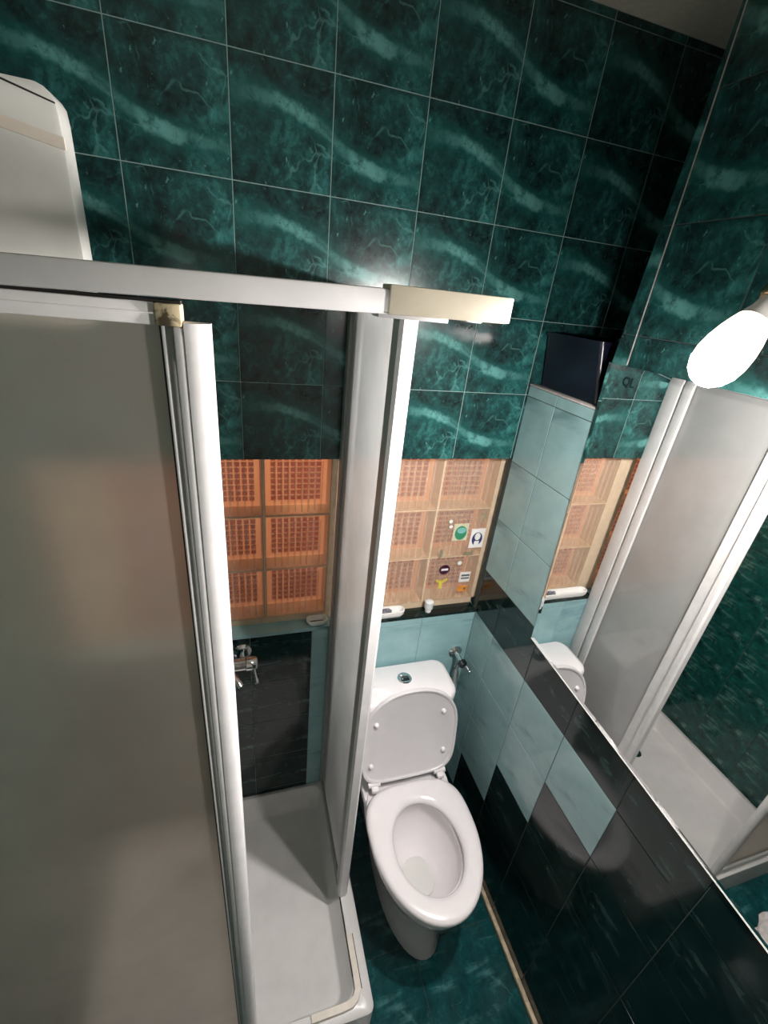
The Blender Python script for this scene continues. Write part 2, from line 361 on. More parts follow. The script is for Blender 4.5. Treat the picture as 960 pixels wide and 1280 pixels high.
for j, (v0, v1) in enumerate(cut_edges(1.769, CZ, zr[1:])):   # green tiles above, each first tile cut to the leaning end
    for i, (u0, u1) in enumerate(cut_edges(-.8192, -RY, [-.82+.2*k for k in range(1, 10)])):
        tile(wt, 'right', GREEN, u0, u1, v0, v1, W, off=((.1 if i % 2 == 0 else -.1), (v0+v1)/2-(1.769+.2*j+.1)))
    ya = lambda z: E0+(E1-E0)*(z-LEDGE)/(CZ-LEDGE)
    z0 = max(v0, LEDGE)
    bm = prism(bmesh.new(), [(W, .8215, z0+.0008), (W, ya(z0), z0+.0008), (W, ya(v1), v1-.0008), (W, .8215, v1-.0008)] if ya(v1) > .823 else [(W, .8215, z0+.0008), (W, ya(z0), z0+.0008), (W, .8216, v1-.0008)], (.006, 0, 0))
    zc = (v0+v1)/2; bmesh.ops.translate(bm, vec=(-W, -.72, -zc), verts=bm.verts); bmesh.ops.rotate(bm, cent=(0, 0, 0), matrix=Matrix.Rotation(pi/2, 3, 'Z'), verts=bm.verts)
    o = link('tile', bm, GREEN, wt, loc=(0, 0, 0), sm=False); o.location = (W, .72, zc); o.rotation_euler = (0, 0, -pi/2)
ed = struct('trim_5', bx((W-.0006, .8193, 1.909), (W+.004, .8211, CZ)), PLASTER); ed['label'] = 'pale grout line near the free edge of the upper right wall'
bs = struct('baseboard_right', bx((W-.015, RY, 0), (W-.0003, .98, .022), .003), CREAM_TRIM); bs['label'] = 'cream wooden strip along the foot of the right wall'

# ------------------------------------------------------------------ glass block window
PY = BY+.042
win = bpy.data.objects.new('window_1', None); col.objects.link(win); win.location = (.2, PY, LZ); win['kind'] = 'structure'
BH = .188; zb = [.998+BH*k for k in range(4)]
def bars(x0, x1, z0, z1, y, th, n, vert, frac):
    """n bars with sloping flanks standing on the plane y"""
    bm = bmesh.new(); L = (x1-x0 if vert else z1-z0)/n
    for k in range(n):
        a = (x0 if vert else z0) + L*(k+(1-frac)/2); b = a + L*frac; c = (b-a)*.16
        pr = [(a, y), (a+c, y-th), (b-c, y-th), (b, y)]
        if vert: prism(bm, [(p, q, z0) for p, q in pr], (0, 0, z1-z0))
        else: prism(bm, [(x0, q, p) for p, q in pr], (x1-x0, 0, 0))
    return bm
def make_block(x0, x1, z0, z1):
    """hollow pressed-glass block: upright flutes on the front pane, level ribs on the back pane"""
    g = .0012; i = .0035; r = .020; y0, y1 = PY+.002, PY+.076
    o = link('glass_block', bx((x0+g, y0, z0+g), (x1-g, y0+.005, z1-g), .0015), BGLASS, win, loc=((x0+x1)/2, PY, (z0+z1)/2))
    nf = 8 if x1-x0 < .22 else 11
    nf = 8 if x1-x0 < .22 else 11
    link('front_flutes', bars(x0+r, x1-r, z0+r-.006, z1-r+.006, y0-.0002, .0026, nf, True, .30), FLUTE, o, sm=False)
    def steps(a, b, n, frac):
        L = (b-a)/n; q = []
        for k in range(n):
            p = a + L*(k+(1-frac)/2); e = p + L*frac; q += [(p, 0), (p+L*.09, 1), (e-L*.09, 1), (e, 0)]
        return q
    us = [(x0+i, 0)] + steps(x0+r, x1-r, nf, .84) + [(x1-i, 0)]; ws = [(z0+i, 0)] + steps(z0+r, z1-r, 8, .82) + [(z1-i, 0)]
    bm = bmesh.new(); yb = y1-.004
    gv = [[bm.verts.new((u, yb-.005*h*k, w)) for u, h in us] for w, k in ws]
    for q in range(len(ws)-1):
        for p in range(len(us)-1):
            f = bm.faces.new((gv[q][p], gv[q][p+1], gv[q+1][p+1], gv[q+1][p])); hi = us[p][1]+us[p+1][1] == 2 and ws[q][1]+ws[q+1][1] == 2; f.material_index = 1 if hi else 0
    bk = [bm.verts.new((u, y1, w)) for u, w in ((x0+i, z0+i), (x1-i, z0+i), (x1-i, z1-i), (x0+i, z1-i))]
    bm.faces.new(bk).material_index = 2
    link('back_pane', bm, [PEACH, REDRIB, CLEAR], o, sm=False)
    rm = bmesh.new()
    def rr(d, y): return [(x0+d, y, z0+d), (x1-d, y, z0+d), (x1-d, y, z1-d), (x0+d, y, z1-d)]
    rings(rm, [rr(g, PY+.08), rr(g, PY+.008), rr(g+.001, PY+.0072), rr(i-.0005, PY+.0072), rr(i, PY+.0085), rr(i, PY+.08), rr(g, PY+.08)], cap0=False, cap1=False)
    link('block_rim', rm, BEIGE, o, sm=False)
    return o
for x0, x1 in ((-.345, -.15), (-.15, .047), (.05, .245), (.312, .598), (.603, .799)):
    for k in range(3): make_block(x0, x1, zb[k]+.0008, zb[k+1]-.0008)
bm = bmesh.new()
for z in zb: box(bm, (LX, PY+.004, z-.0019), (W, PY+.079, z+.0019))
for a, b in ((-.1512, -.1488), (.0460, .0510), (.2440, .3130), (.5970, .6040), (.7980, W+.02), (LX-.02, -.344)): box(bm, (a, PY+.003, zb[0]-.001), (b, PY+.0785, zb[3]+.001))
box(bm, (LX, PY+.006, LZ-.005), (W, PY+.074, zb[0]))
box(bm, (LX, PY+.006, zb[3]), (W, PY+.074, TZ+.02))
mo = link('block_mortar', bm, MORTAR, win, sm=False)
# the next room behind the blocks: a red curtain and its lamp
bm = bmesh.new(); N = 90; front = []
for k in range(N+1):
    x = -1.1+2.9*k/N; front.append((x, BY+1.30+.018*sin(k*.9)+.006*sin(k*2.3)))
rs = [[(x, y, z) for x, y in front] + [(x, y+.004, z) for x, y in front[::-1]] for z in (-.1, 1.2, 2.4)]
cu = link('curtain', rings(bm, rs), CURTAIN, loc=(.2, BY+1.30, -.1)); tag(cu, 'red orange curtain glowing through the glass blocks', 'curtain')
la = bpy.data.lights.new('next_room_lamp', 'POINT'); la.energy = NEXT_ROOM_POWER; la.color = (1, .62, .36); la.shadow_soft_size = .06
lo = bpy.data.objects.new('next_room_lamp', la); col.objects.link(lo); lo.location = (.25, BY+.80, 1.72)

# ------------------------------------------------------------------ mirror
mi = thing('wall_mirror', 'large frameless rectangular mirror on the right wall reflecting the shower', 'mirror', (W-.003, .3, 1.09))
TL, TR, BR, BL = (.870, 1.907), (-.40, 1.907), (-.40, 1.058), (.838, 1.117)
def mq(d, x):
    c = [Vector((0, y, z)) for y, z in (TL, TR, BR, BL)]; cc = sum(c, Vector())/4
    return [Vector((x, p.y + (d if p.y < cc.y else -d), p.z + (d if p.z < cc.z else -d))) for p in c]
link('mirror_glass', rings(bmesh.new(), [mq(0, W-.0005), mq(0, W-.0035), mq(.012, W-.005)]), MIRROR, mi, sm=False)
bm = bmesh.new(); tube(bm, [(W-.0045, BL[0], BL[1]), (W-.0045, BR[0], BR[1])], .0008, 6)
link('polished_edge', bm, plain('pale_mirror_edge', (.6, .62, .58), .3), mi)
def text(name, body, size, loc, rot, m, parent, ext=.0006):
    cu_ = bpy.data.curves.new(name, 'FONT'); cu_.body = body; cu_.size = size; cu_.extrude = ext; cu_.offset = .0006; cu_.align_x = 'CENTER'; cu_.align_y = 'CENTER'
    o = bpy.data.objects.new(name, cu_); col.objects.link(o); cu_.materials.append(m); 
    me = bpy.data.meshes.new_from_object(o.evaluated_get(bpy.context.evaluated_depsgraph_get())); bpy.data.objects.remove(o)
    o = bpy.data.objects.new(name, me); col.objects.link(o); o.parent = parent; o.location = Vector(loc) - wl(parent); o.rotation_euler = rot; return o
text('logo_mark', 'QL', .026, (W-.0056, .795, 1.876), (pi/2, 0, -pi/2), plain('etched_dark', (.008, .02, .02), .9, spec=.1), mi)

# ------------------------------------------------------------------ lamp above the mirror
def bulb_lamp():
    t = thing('wall_lamp', 'brass wall lamp above the mirror with glowing bulbs', 'lamp', (W, .33, 2.05))
    bm = bmesh.new(); box(bm, (W-.022, .13, 2.035), (W-.0005, .53, 2.085), .006); link('back_plate', bm, BRONZE, t)
    ax = BULB_AXIS
    for cy in (.457, .20):
        c = Vector((.60, cy, 1.975))
        prof = [(-.044, .0215), (-.034, .0250), (-.022, .0285), (-.006, .0315), (.010, .0325), (.024, .0305), (.036, .0248), (.045, .0155), (.0492, .006), (.050, .0005)]
        bm = lathe(bmesh.new(), c, ax, prof, 32)
        for f in bm.faces: h = (f.calc_center_median()-c).dot(ax); f.material_index = 2 if h > .036 else 1 if h > .018 else 0
        link('bulb', bm, BULBS[1.0 if cy > .3 else .45], t, loc=c)
        link('bulb_base', lathe(bmesh.new(), c, ax, [(-.074, .014), (-.062, .0155), (-.0445, .0213)], 24), WHITE, t)
        s = lathe(bmesh.new(), c - ax*.112, ax, [(0, .008), (.002, .019), (.030, .020), (.036, .018), (.0385, .0155)], 24); link('socket', s, BRONZE, t)
        bm = bmesh.new(); e = c - ax*.111; tube(bm, bez(e, e - ax*.03, (W-.03, cy+.01, 2.06), (W-.02, cy+.01, 2.06)), .006); link('lamp_arm', bm, BRONZE, t)
    return t
bulb_lamp()

# ------------------------------------------------------------------ toilet
TX = .520
def egg(cx, cy, hw, lf, lb, z, n=40, pb=2.6, pf=2.0):
    pts = []
    for i in range(n):
        a = 2*pi*i/n; c, s = cos(a), sin(a); p = pf if s < 0 else pb
        x = hw*math.copysign(abs(c)**(2/p), c); y = (lf if s < 0 else lb)*math.copysign(abs(s)**(2/p), s); pts.append((cx+x, cy+y, z))
    return pts
to = thing('toilet', 'white ceramic close-coupled toilet with its lid raised against the tank', 'toilet', (TX, .80, 0))
cy = .745
rs = [egg(TX, .79, .108, .238, .26, .001), egg(TX, .79, .110, .242, .26, .012), egg(TX, .79, .100, .225, .26, .06), egg(TX, .79, .100, .210, .27, .14),
      egg(TX, .78, .118, .205, .29, .20), egg(TX, .77, .145, .225, .31, .27), egg(TX, .75, .165, .245, .33, .33), egg(TX, cy, .174, .250, .28, .372), egg(TX, cy, .176, .252, .24, .392), egg(TX, cy, .172, .248, .23, .400),
      egg(TX, .70, .122, .148, .150, .400), egg(TX, .70, .112, .138, .140, .392), egg(TX, .70, .116, .142, .143, .36), egg(TX, .70, .110, .134, .138, .32), egg(TX, .70, .088, .108, .12, .27),
      egg(TX, .70, .062, .07, .09, .225), egg(TX, .695, .045, .05, .06, .20), egg(TX, .69, .040, .045, .05, .155)]
bm = rings(bmesh.new(), rs)
# rear deck that carries the tank
def rr3(x0, y0, x1, y1, r, z): return [(x, y, z) for x, y in rrect(x0, y0, x1, y1, r)]
rings(bm, [rr3(TX-.095, .86, TX+.095, 1.135, .03, .001), rr3(TX-.095, .86, TX+.095, 1.135, .03, .25), rr3(TX-.15, .86, TX+.15, 1.14, .03, .34), rr3(TX-.165, .865, TX+.165, 1.14, .03, .385), rr3(TX-.16, .87, TX+.16, 1.137, .03, .395)])
link('bowl', bm, CERAMIC, to, ang=50)
wa = rings(bmesh.new(), [egg(TX, .695, .050, .056, .068, .206), egg(TX, .695, .051, .058, .069, .2065)]); 
def water_mat():
    t = NT('toilet_water'); t.noise(t.obj(), 5); b = t.n('ShaderNodeBsdfGlossy'); b.inputs['Roughness'].default_value = .02; g = t.n('ShaderNodeBsdfDiffuse'); g.inputs[0].default_value = (.62, .63, .61, 1)
    m = t.n('ShaderNodeMixShader'); m.inputs[0].default_value = .12; t.l(g.outputs[0], m.inputs[1]); t.l(b.outputs[0], m.inputs[2]); t.l(m.outputs[0], t.out.inputs[0]); return t.m
link('water', wa, water_mat(), to)
# seat ring
def lerp_ring(a, b, f, z): return [(p[0]+(q[0]-p[0])*f, p[1]+(q[1]-p[1])*f, z) for p, q in zip(a, b)]
O = egg(TX, .742, .182, .258, .163, 0, 56, 3.2); I = egg(TX, .690, .110, .136, .138, 0, 56, 2.1)
sz = .404
rs = [lerp_ring(O, I, f, sz+h) for f, h in ((.03, 0), (0, .006), (.01, .014), (.06, .021), (.2, .0245), (.45, .0255), (.75, .023), (.93, .017), (1.0, .009), (.98, .002), (.9, 0))]
rs.append(rs[0]); link('seat', rings(bmesh.new(), rs, False, False), PLASTIC, to, ang=60)
# lid: outline of the seat, stood up and leaning on the tank
HY, HZ = .915, .432; lean = R(10)
def lidpt(x, y, d):   # x across, y up the lid from the hinge, d out of the lid face toward the room
    return (TX+x, HY + y*sin(lean) - d*cos(lean), HZ + y*cos(lean) + d*sin(lean))
Lo = egg(0, .205, .178, .200, .175, 0, 56, 2.2, 5.0)   # local: y from 0 (hinge) to .38
def lring(f, d): 
    return [lidpt(p[0]*f, .195+(p[1]-.195)*f, d) for p in Lo]
link('lid', rings(bmesh.new(), [lring(.97, -.006), lring(1, -.002), lring(1, .008), lring(.985, .0115), lring(.955, .0105), lring(.945, .006), lring(.93, .0045)]), plain('lid_plastic', (.66, .645, .66), .25, noise=.01), to, ang=50)
for x, y in ((-.128, .262), (.118, .272), (.132, .100), (-.140, .090)):
    c = Vector(lidpt(x, y, .004)); ax = Vector((0, -cos(lean), sin(lean)))
    link('bumper', lathe(bmesh.new(), c, ax, [(0, .0085), (.006, .0085), (.010, .0065), (.012, .002)], 14), PLASTIC, to)
for x in (-.125, .125):
    bm = bmesh.new(); box(bm, (TX+x-.013, HY-.03, sz+.018), (TX+x+.013, HY+.012, sz+.036), .005); tube(bm, [(TX+x-.022, HY-.004, sz+.034), (TX+x+.022, HY-.004, sz+.034)], .011, 14)
    link('hinge', bm, PLASTIC, to)
tk0, tk1, ty0, ty1, tz = TX-.178, TX+.178, .968, 1.142, .765
rs = [rr3(tk0+.02, ty0+.035, tk1-.02, ty1, .03, .395), rr3(tk0+.015, ty0+.025, tk1-.015, ty1, .035, .45), rr3(tk0+.006, ty0+.008, tk1-.006, ty1, .04, .64), rr3(tk0+.004, ty0+.004, tk1-.004, ty1, .04, .714)]
link('cistern', rings(bmesh.new(), rs), CERAMIC, to, ang=50)
rs = [rr3(tk0+.002, ty0+.002, tk1-.002, ty1, .042, .716), rr3(tk0, ty0, tk1, ty1+.001, .044, .722), rr3(tk0, ty0, tk1, ty1+.001, .044, .748), rr3(tk0+.006, ty0+.006, tk1-.006, ty1-.003, .042, .760), rr3(tk0+.022, ty0+.022, tk1-.022, ty1-.010, .03, tz)]
link('cistern_lid', rings(bmesh.new(), rs), CERAMIC, to, ang=60)
fb = link('flush_button', lathe(bmesh.new(), (TX, 1.066, tz-.001), (0, 0, 1), [(0, .026), (.004, .026), (.007, .023), (.0072, .020)], 28), CHROME, to)
link('button_half', bx((TX-.015, 1.0675, tz+.004), (TX+.015, 1.082, tz+.009), .002), CHROME, fb)
link('button_half', bx((TX-.015, 1.050, tz+.004), (TX+.015, 1.0645, tz+.009), .002), BLACKMETAL, fb)

# ------------------------------------------------------------------ angle valve behind the tank
vx, vz = .757, .775
va = thing('angle_valve', 'chrome angle valve with hose on the turquoise wall right of the tank', 'valve', (vx, BY, vz))
link('flange', lathe(bmesh.new(), (vx, BY, vz), (0, -1, 0), [(0, .027), (.004, .027), (.010, .020), (.012, .012)], 24), CHROME, va)
bm = bmesh.new(); tube(bm, [(vx, BY-.008, vz), (vx, BY-.055, vz)], .010, 14); tube(bm, [(vx, BY-.04, vz+.004), (vx-.004, BY-.04, vz-.045)], .009, 14); link('valve_body', bm, CHROME, va)
bm = lathe(bmesh.new(), (vx, BY-.052, vz), (.25, -1, -.35), [(0, .013), (.004, .017), (.02, .016), (.026, .010)], 10); link('handle', bm, BLACKMETAL, va)
bm = bmesh.new(); tube(bm, [(vx+.002, BY-.055, vz+.002), (vx+.022, BY-.095, vz-.018)], [.006, .0045], 10); tube(bm, [(vx+.016, BY-.098, vz-.020), (vx+.030, BY-.093, vz-.017)], .005, 8); link('lever', bm, CHROME, va)
bm = bmesh.new(); tube(bm, bez((vx-.004, BY-.04, vz-.045), (vx-.004, BY-.04, vz-.16), (vx+.02, BY-.05, vz-.28), (TX+.205, BY-.045, vz-.36), 20), .0065, 10); link('hose', bm, ALU_GREY, va)

# ------------------------------------------------------------------ shower tray
ty = .445; tx1 = .300; TH = .145
tr = thing('shower_tray', 'square white acrylic shower tray with a raised rim', 'shower tray', (-.06, .8, 0))
def tr3(a, b, c, d, r, z): return [(x, y, z) for x, y in rrect(a, b, c, d, r, 8)]
x0, y1 = LX+.001, BY-.001
rs = [tr3(x0, ty, tx1, y1, .02, .001), tr3(x0, ty, tx1, y1, .02, TH-.006), tr3(x0+.006, ty+.006, tx1-.006, y1-.006, .02, TH),
      tr3(x0+.025, ty+.038, tx1-.049, y1-.016, .035, TH), tr3(x0+.028, ty+.041, tx1-.052, y1-.019, .035, TH-.004), tr3(x0+.046, ty+.058, tx1-.076, y1-.046, .035, .066), tr3(x0+.054, ty+.066, tx1-.084, y1-.056, .03, .060)]
link('basin', rings(bmesh.new(), rs), ACRYLIC, tr, ang=45)
link('drain', lathe(bmesh.new(), (-.22, 1.0, .0595), (0, 0, 1), [(0, .03), (.003, .03), (.004, .027), (.0042, .02)], 24), CHROME, tr)

# ------------------------------------------------------------------ shower frame: corner rails and bottom track
RZ0, RZ1, RY0 = 1.974, 1.997, .452
fr = thing('shower_enclosure', 'white corner frame of the shower with overhead rails and bottom track', 'shower enclosure', (.2, .6, TH))
def railbar(a, b, m, nm):
    return link(nm, bx(a, b, .0025), m, fr)
bm = bx((LX+.001, RY0+.003, RZ0), (.16, RY0+.026, RZ1), .0025)
for v in bm.verts: v.co.z += (v.co.x+.17)/.33*.006
link('front_rail', bm, ALU, fr)
link('side_rail', bx((.252, RY0+.060, 1.977), (.274, BY-.001, 1.998), .002), ALU, fr)
pts = [(.139, RY0), (.268, RY0), (.281, RY0+.013), (.281, RY0+.075), (.252, RY0+.075), (.252, RY0+.030), (.139, RY0+.030)]
bm = rings(bmesh.new(), [[(x, y, 1.980+(x-.139)*.012) for x, y in pts], [(x, y, 2.0065) for x, y in pts]])
es = [e for e in bm.edges]; bmesh.ops.bevel(bm, geom=es, offset=.0015, segments=2, profile=.5, affect='EDGES')
link('rail_cap', bm, CREAM, fr)
link('rail_lip', bx((.130, RY0+.004, 1.9765), (.205, RY0+.028, 1.981), .0008), ALU, fr)
# bottom track with its rounded corner piece
def track(nm, path, w, h, m):
    bm = bmesh.new(); rs = []
    for i, p in enumerate(path):
        d = (Vector(path[min(i+1, len(path)-1)]) - Vector(path[max(i-1, 0)])).normalized(); nrm = Vector((-d.y, d.x, 0)); p = Vector(p)
        rs.append([p+nrm*w/2, p-nrm*w/2, p-nrm*w/2*.9+Vector((0, 0, h)), p+nrm*w/2*.9+Vector((0, 0, h))])
    return link(nm, rings(bm, rs), m, fr)
cpt = [(.262, .63, TH), (.262, .52, TH), (.260, .498, TH), (.250, .482, TH), (.236, .474, TH), (.21, .472, TH), (.12, .472, TH)]
track('corner_track', cpt, .019, .014, plain('pale_track_plastic', (.70, .65, .57), .4, noise=.04))
track('bottom_track', [(.262, BY-.002, TH), (.262, .631, TH)], .016, .008, ALU)
track('bottom_track', [(.119, .472, TH), (LX+.002, .472, TH)], .016, .008, ALU)
link('track_seal', bx((.2515, .53, TH+.0002), (.2535, .77, TH+.006)), SEAL, fr)
link('track_seal', bx((.2725, .50, TH+.0002), (.2745, .63, TH+.003)), SEAL, fr)

def pane_sheet(a, b, axis, m, parent):
    """acrylic sheet with one pressed (scattering) face, the other face and the edges clear"""
    bm = bx(a, b); i = 'xyz'.index(axis); lo_ = min(a[i], b[i])
    for f in bm.faces: f.material_index = 0 if abs(f.normal[i]) > .9 and abs(f.calc_center_median()[i]-lo_) < 1e-5 else 1
    return link('frosted_pane', bm, [m, CLEAR], parent, sm=False)

# ------------------------------------------------------------------ fixed side panel between shower and toilet
sp = thing('shower_screen', 'frosted acrylic side screen between the shower and the toilet', 'shower screen', (.262, .94, TH+.01))
z0, z1 = TH+.012, 1.9765
pane_sheet((.2595, .775, z0), (.2645, BY-.012, z1), 'x', FROST_SIDE, sp)
bm = bmesh.new()
prism(bm, [(.246, .735, z0), (.252, .729, z0), (.272, .729, z0), (.278, .735, z0), (.278, .752, z0), (.270, .756, z0), (.270, .790, z0), (.253, .790, z0), (.253, .756, z0), (.246, .752, z0)], (0, 0, z1-z0))
link('front_post', bm, ALU, sp, ang=25)
bm = bmesh.new(); prism(bm, [(.252, BY-.03, z0), (.272, BY-.03, z0), (.272, BY-.001, z0), (.252, BY-.001, z0)], (0, 0, z1-z0)); link('wall_profile', bm, ALU_GREY, sp, sm=False)
link('wall_profile', bx((.273, BY-.05, z0), (.282, BY-.001, z1), .002), ALU, sp)
link('wall_profile', bx((.268, BY-.088, z0), (.279, BY-.056, z1), .002), ALU, sp)
link('bottom_rail', bx((.253, .79, z0-.003), (.271, BY-.03, z0+.022), .002), ALU_GREY, sp)

# ------------------------------------------------------------------ sliding front door, pushed to the left wall
dr = thing('shower_door', 'frosted acrylic sliding shower door pushed open to the left', 'shower door', (-.24, .465, TH+.01))
DZ0, DZ1 = TH+.014, 1.9715
pane_sheet((LX+.012, .4635, DZ0+.01), (-.0605, .4675, 1.957), 'y', FROST, dr)
bm = bmesh.new(); box(bm, (LX+.004, .455, 1.9535), (-.0685, .476, DZ1), .0015); box(bm, (LX+.004, .4535, 1.9625), (-.0685, .456, 1.9640), .0004); link('top_profile', bm, ALU, dr)
link('corner_bracket', bx((-.0685, .4525, 1.9535), (-.0475, .4775, DZ1), .0015), STAIN, dr)
bm = bx((-.0625, .4585, DZ0), (-.0555, .474, 1.9535), .001); link('stile', bm, ALU_GREY, dr)
link('stile_edge', bx((-.0652, .4575, DZ0), (-.0622, .474, 1.9535), .0006), ALU, dr)
link('stile', bx((-.0555, .4545, DZ0), (-.0465, .474, 1.9535), .0015), ALU, dr)
link('gap_strip', bx((LX+.004, .460, DZ1-.001), (-.0480, .474, 1.9739)), SEAL, dr)  # strip added so the gap under the rail shows dark
link('seal', bx((-.0670, .4600, DZ0+.02), (-.0652, .4633, 1.955)), SEAL, dr)
# curved handle profile
pr_ = [(-.0465, .4537)] + [(-.0465+.0225*sin(R(a)), .4700-.0165*cos(R(a))**.8) for a in (10, 22, 34, 46, 58, 70, 80, 88)] + [(-.024, .474), (-.0465, .474)]
bm = rings(bmesh.new(), [[(x, y, DZ0) for x, y in pr_], [(x, y, 1.957) for x, y in pr_]]); link('handle_profile', bm, ALU, dr, ang=30)
link('bottom_profile', bx((LX+.004, .456, DZ0-.002), (-.0465, .475, DZ0+.02), .0015), ALU, dr)
rnd = random.Random(3)
bm = bmesh.new()
for k in range(26):
    x, z = rnd.uniform(-.155, -.075), rnd.uniform(1.86, 1.953); r = rnd.uniform(.0006, .0017)
    lathe(bm, (x, .4636, z), (0, -1, 0), [(0, r), (r*.35, r*.75), (r*.5, r*.05)], 8)
dp = link('water_drops', bm, CLEAR, dr); dp['kind'] = 'stuff'

# ------------------------------------------------------------------ shower mixer
mx_ = thing('shower_mixer', 'chrome shower mixer tap on the dark tiles under the sill', 'tap', (-.10, BY, .92))
bm = bmesh.new(); tube(bm, [(-.20, BY-.06, .915), (-.19, BY-.06, .915), (-.02, BY-.06, .915)], [.018, .021, .021], 18); link('mixer_body', bm, CHROME, mx_)
for x in (-.17, -.03): link('wall_union', lathe(bmesh.new(), (x, BY, .915), (0, -1, 0), [(0, .029), (.006, .029), (.012, .018), (.05, .016)], 20), CHROME, mx_)
hk = link('knob', lathe(bmesh.new(), (-.02, BY-.06, .915), (1, -.05, 0), [(0, .018), (.003, .024), (.030, .023), (.036, .018), (.037, .004)], 20), CHROME, mx_)
bm = bmesh.new(); tube(bm, [(.004, BY-.075, .908), (.010, BY-.11, .890)], [.006, .0055], 12); tube(bm, [(.010, BY-.108, .891), (.011, BY-.119, .886)], [.008, .007], 12); link('lever', bm, CHROME, hk)
bm = bmesh.new(); tube(bm, bez((-.10, BY-.075, .935), (-.09, BY-.12, .96), (-.055, BY-.15, .96), (-.035, BY-.17, .935), 12), [.020-.0006*k for k in range(13)], 14); link('lever', bm, CHROME, mx_)
bm = bmesh.new(); tube(bm, [(-.10, BY-.06, .90), (-.10, BY-.065, .86)], .010, 12); link('hose_outlet', bm, CHROME, mx_)

# ------------------------------------------------------------------ water heater above the shower
wh = thing('water_heater', 'white enamel water heater with a rounded corner above the shower', 'water heater', (-.29, .78, 1.93))
hx, hz = -.157, 2.141
prof = [(LX+.001, 1.93), (hx-.02, 1.93)] + [(hx-.02+.02*sin(R(a)), 1.95-.02*cos(R(a))) for a in (30, 60, 90)] + [(hx-.004+.004*cos(R(a)) - .014*(1-cos(R(0))), hz-.024+.0*a) for a in (0,)] + [(hx-.018+.018*cos(R(a)), hz-.018+.018*sin(R(a))) for a in (20, 40, 60, 80, 90)] + [(LX+.001, hz+.004)]
# end cap on the side that faces the camera: shallow dish with a raised band and an open seam
cx_, cz_ = sum(p[0] for p in prof)/len(prof), sum(p[1] for p in prof)/len(prof)
def cap(f, y): return [(cx_+(x-cx_)*f if x > LX+.01 else x, y, cz_+(z-cz_)*f) for x, z in prof]
bm = rings(bmesh.new(), [cap(1, .655), cap(.62, .70)])
link('body', bm, ENAMEL, wh, ang=30)
link('end_cap', rings(bmesh.new(), [cap(1, .6552), cap(1, .6225), cap(.996, .6205), cap(.97, .620)]), ENAMEL, wh, ang=30)
bm = bmesh.new(); prism(bm, [(LX+.004, .6195, 2.19-.07), (-.156, .6195, 2.1015), (-.156, .6195, 2.0915), (LX+.004, .6195, 2.10-.07)], (0, -.005, 0)); 
bm.free(); bm = bmesh.new(); prism(bm, [(-.40, .6196, 2.147), (-.155, .6196, 2.101), (-.155, .6196, 2.091), (-.40, .6196, 2.137)], (0, -.004, 0)); link('raised_band', bm, plain('cream_band', (.80, .72, .62), .3, noise=.02), wh, sm=False)
bm = bmesh.new(); prism(bm, [(-.29, .6196, 2.162), (-.158, .6196, 2.1275), (-.158, .6196, 2.1262), (-.29, .6196, 2.1595)], (0, -.0012, 0)); link('seam', bm, SEAL, wh, sm=False)

# ------------------------------------------------------------------ navy box in the niche
nb = thing('storage_box', 'dark navy plastic box standing in the niche on the ledge', 'box', (W+.13, 1.03, LEDGE+.001))
def nbr(d, z, r=.010): k = (z-LEDGE)/.144; return [(x, y, z) for x, y in rrect(W+.030-.027*k+d, .905+.012*k+d, W+.26-d, 1.147-d, r)]
zt = 1.944
link('box_body', rings(bmesh.new(), [nbr(0, LEDGE+.001), nbr(.002, LEDGE+.006), nbr(.006, zt), nbr(.010, zt), nbr(.012, zt-.01), nbr(.012, LEDGE+.01)]), NAVY, nb, ang=35)
link('box_rim', rings(bmesh.new(), [nbr(.004, zt-.008), nbr(.002, zt-.008), nbr(.002, zt+.001), nbr(.010, zt+.001), nbr(.010, zt-.008)], True, True), NAVY, nb, ang=30)

# ------------------------------------------------------------------ things on the sill
di = thing('soap_tray', 'long white plastic tray on the stone sill behind the tank', 'tray', (.40, BY+.02, LZ))
def dt(d, z): return [(x, y, z) for x, y in rrect(.285+d, BY+.001+d, .525-d, BY+.040-d, .018)]
link('tray_body', rings(bmesh.new(), [dt(.006, LZ+.0005), dt(.001, LZ+.012), dt(0, LZ+.026), dt(.003, LZ+.027), dt(.006, LZ+.012), dt(.008, LZ+.008)]), WHITE, di, ang=40)
rnd = random.Random(5)
def crumple(cx, cy_, cz, rx, ry, rz, seed):
    r_ = random.Random(seed); bm = bmesh.new(); bmesh.ops.create_icosphere(bm, subdivisions=3, radius=1)
    ph = [r_.uniform(0, 6) for _ in range(6)]
    for v in bm.verts:
        c = v.co; k = 1+.22*sin(5*c.x+ph[0])*sin(6*c.y+ph[1])+.16*sin(9*c.z+ph[2]+4*c.x); v.co = Vector((cx+c.x*rx*k, cy_+c.y*ry*k, cz+max(c.z, -.8)*rz*k))
    return bm
sp_ = link('sponge', crumple(.455, BY+.0195, LZ+.020, .020, .010, .011, 2), plain('grey_scourer', (.20, .21, .25), .9, noise=.25, nscale=120), loc=(.455, BY+.02, LZ+.01)); tag(sp_, 'crumpled grey scouring pad lying in the white tray', 'sponge')
tu = thing('lotion_tube', 'short white tube standing on the sill left of the wall corner', 'tube', (.62, BY+.022, LZ))
link('tube_cap', lathe(bmesh.new(), (.62, BY+.022, LZ+.0005), (0, 0, 1), [(0, .011), (.012, .011), (.013, .0135)], 18), WHITE, tu)
link('tube_body', lathe(bmesh.new(), (.62, BY+.022, LZ+.0135), (0, 0, 1), [(0, .0135), (.002, .0155), (.03, .0160), (.034, .010)], 18), plain('tube_white', (.70, .76, .76), .3), tu)
so = thing('reflection_dish', 'small white dish added for a white reflection on the shower sill', 'dish', (.215, BY+.02, LZ+.004))  # white dish added in place of a glossy reflection on the sill
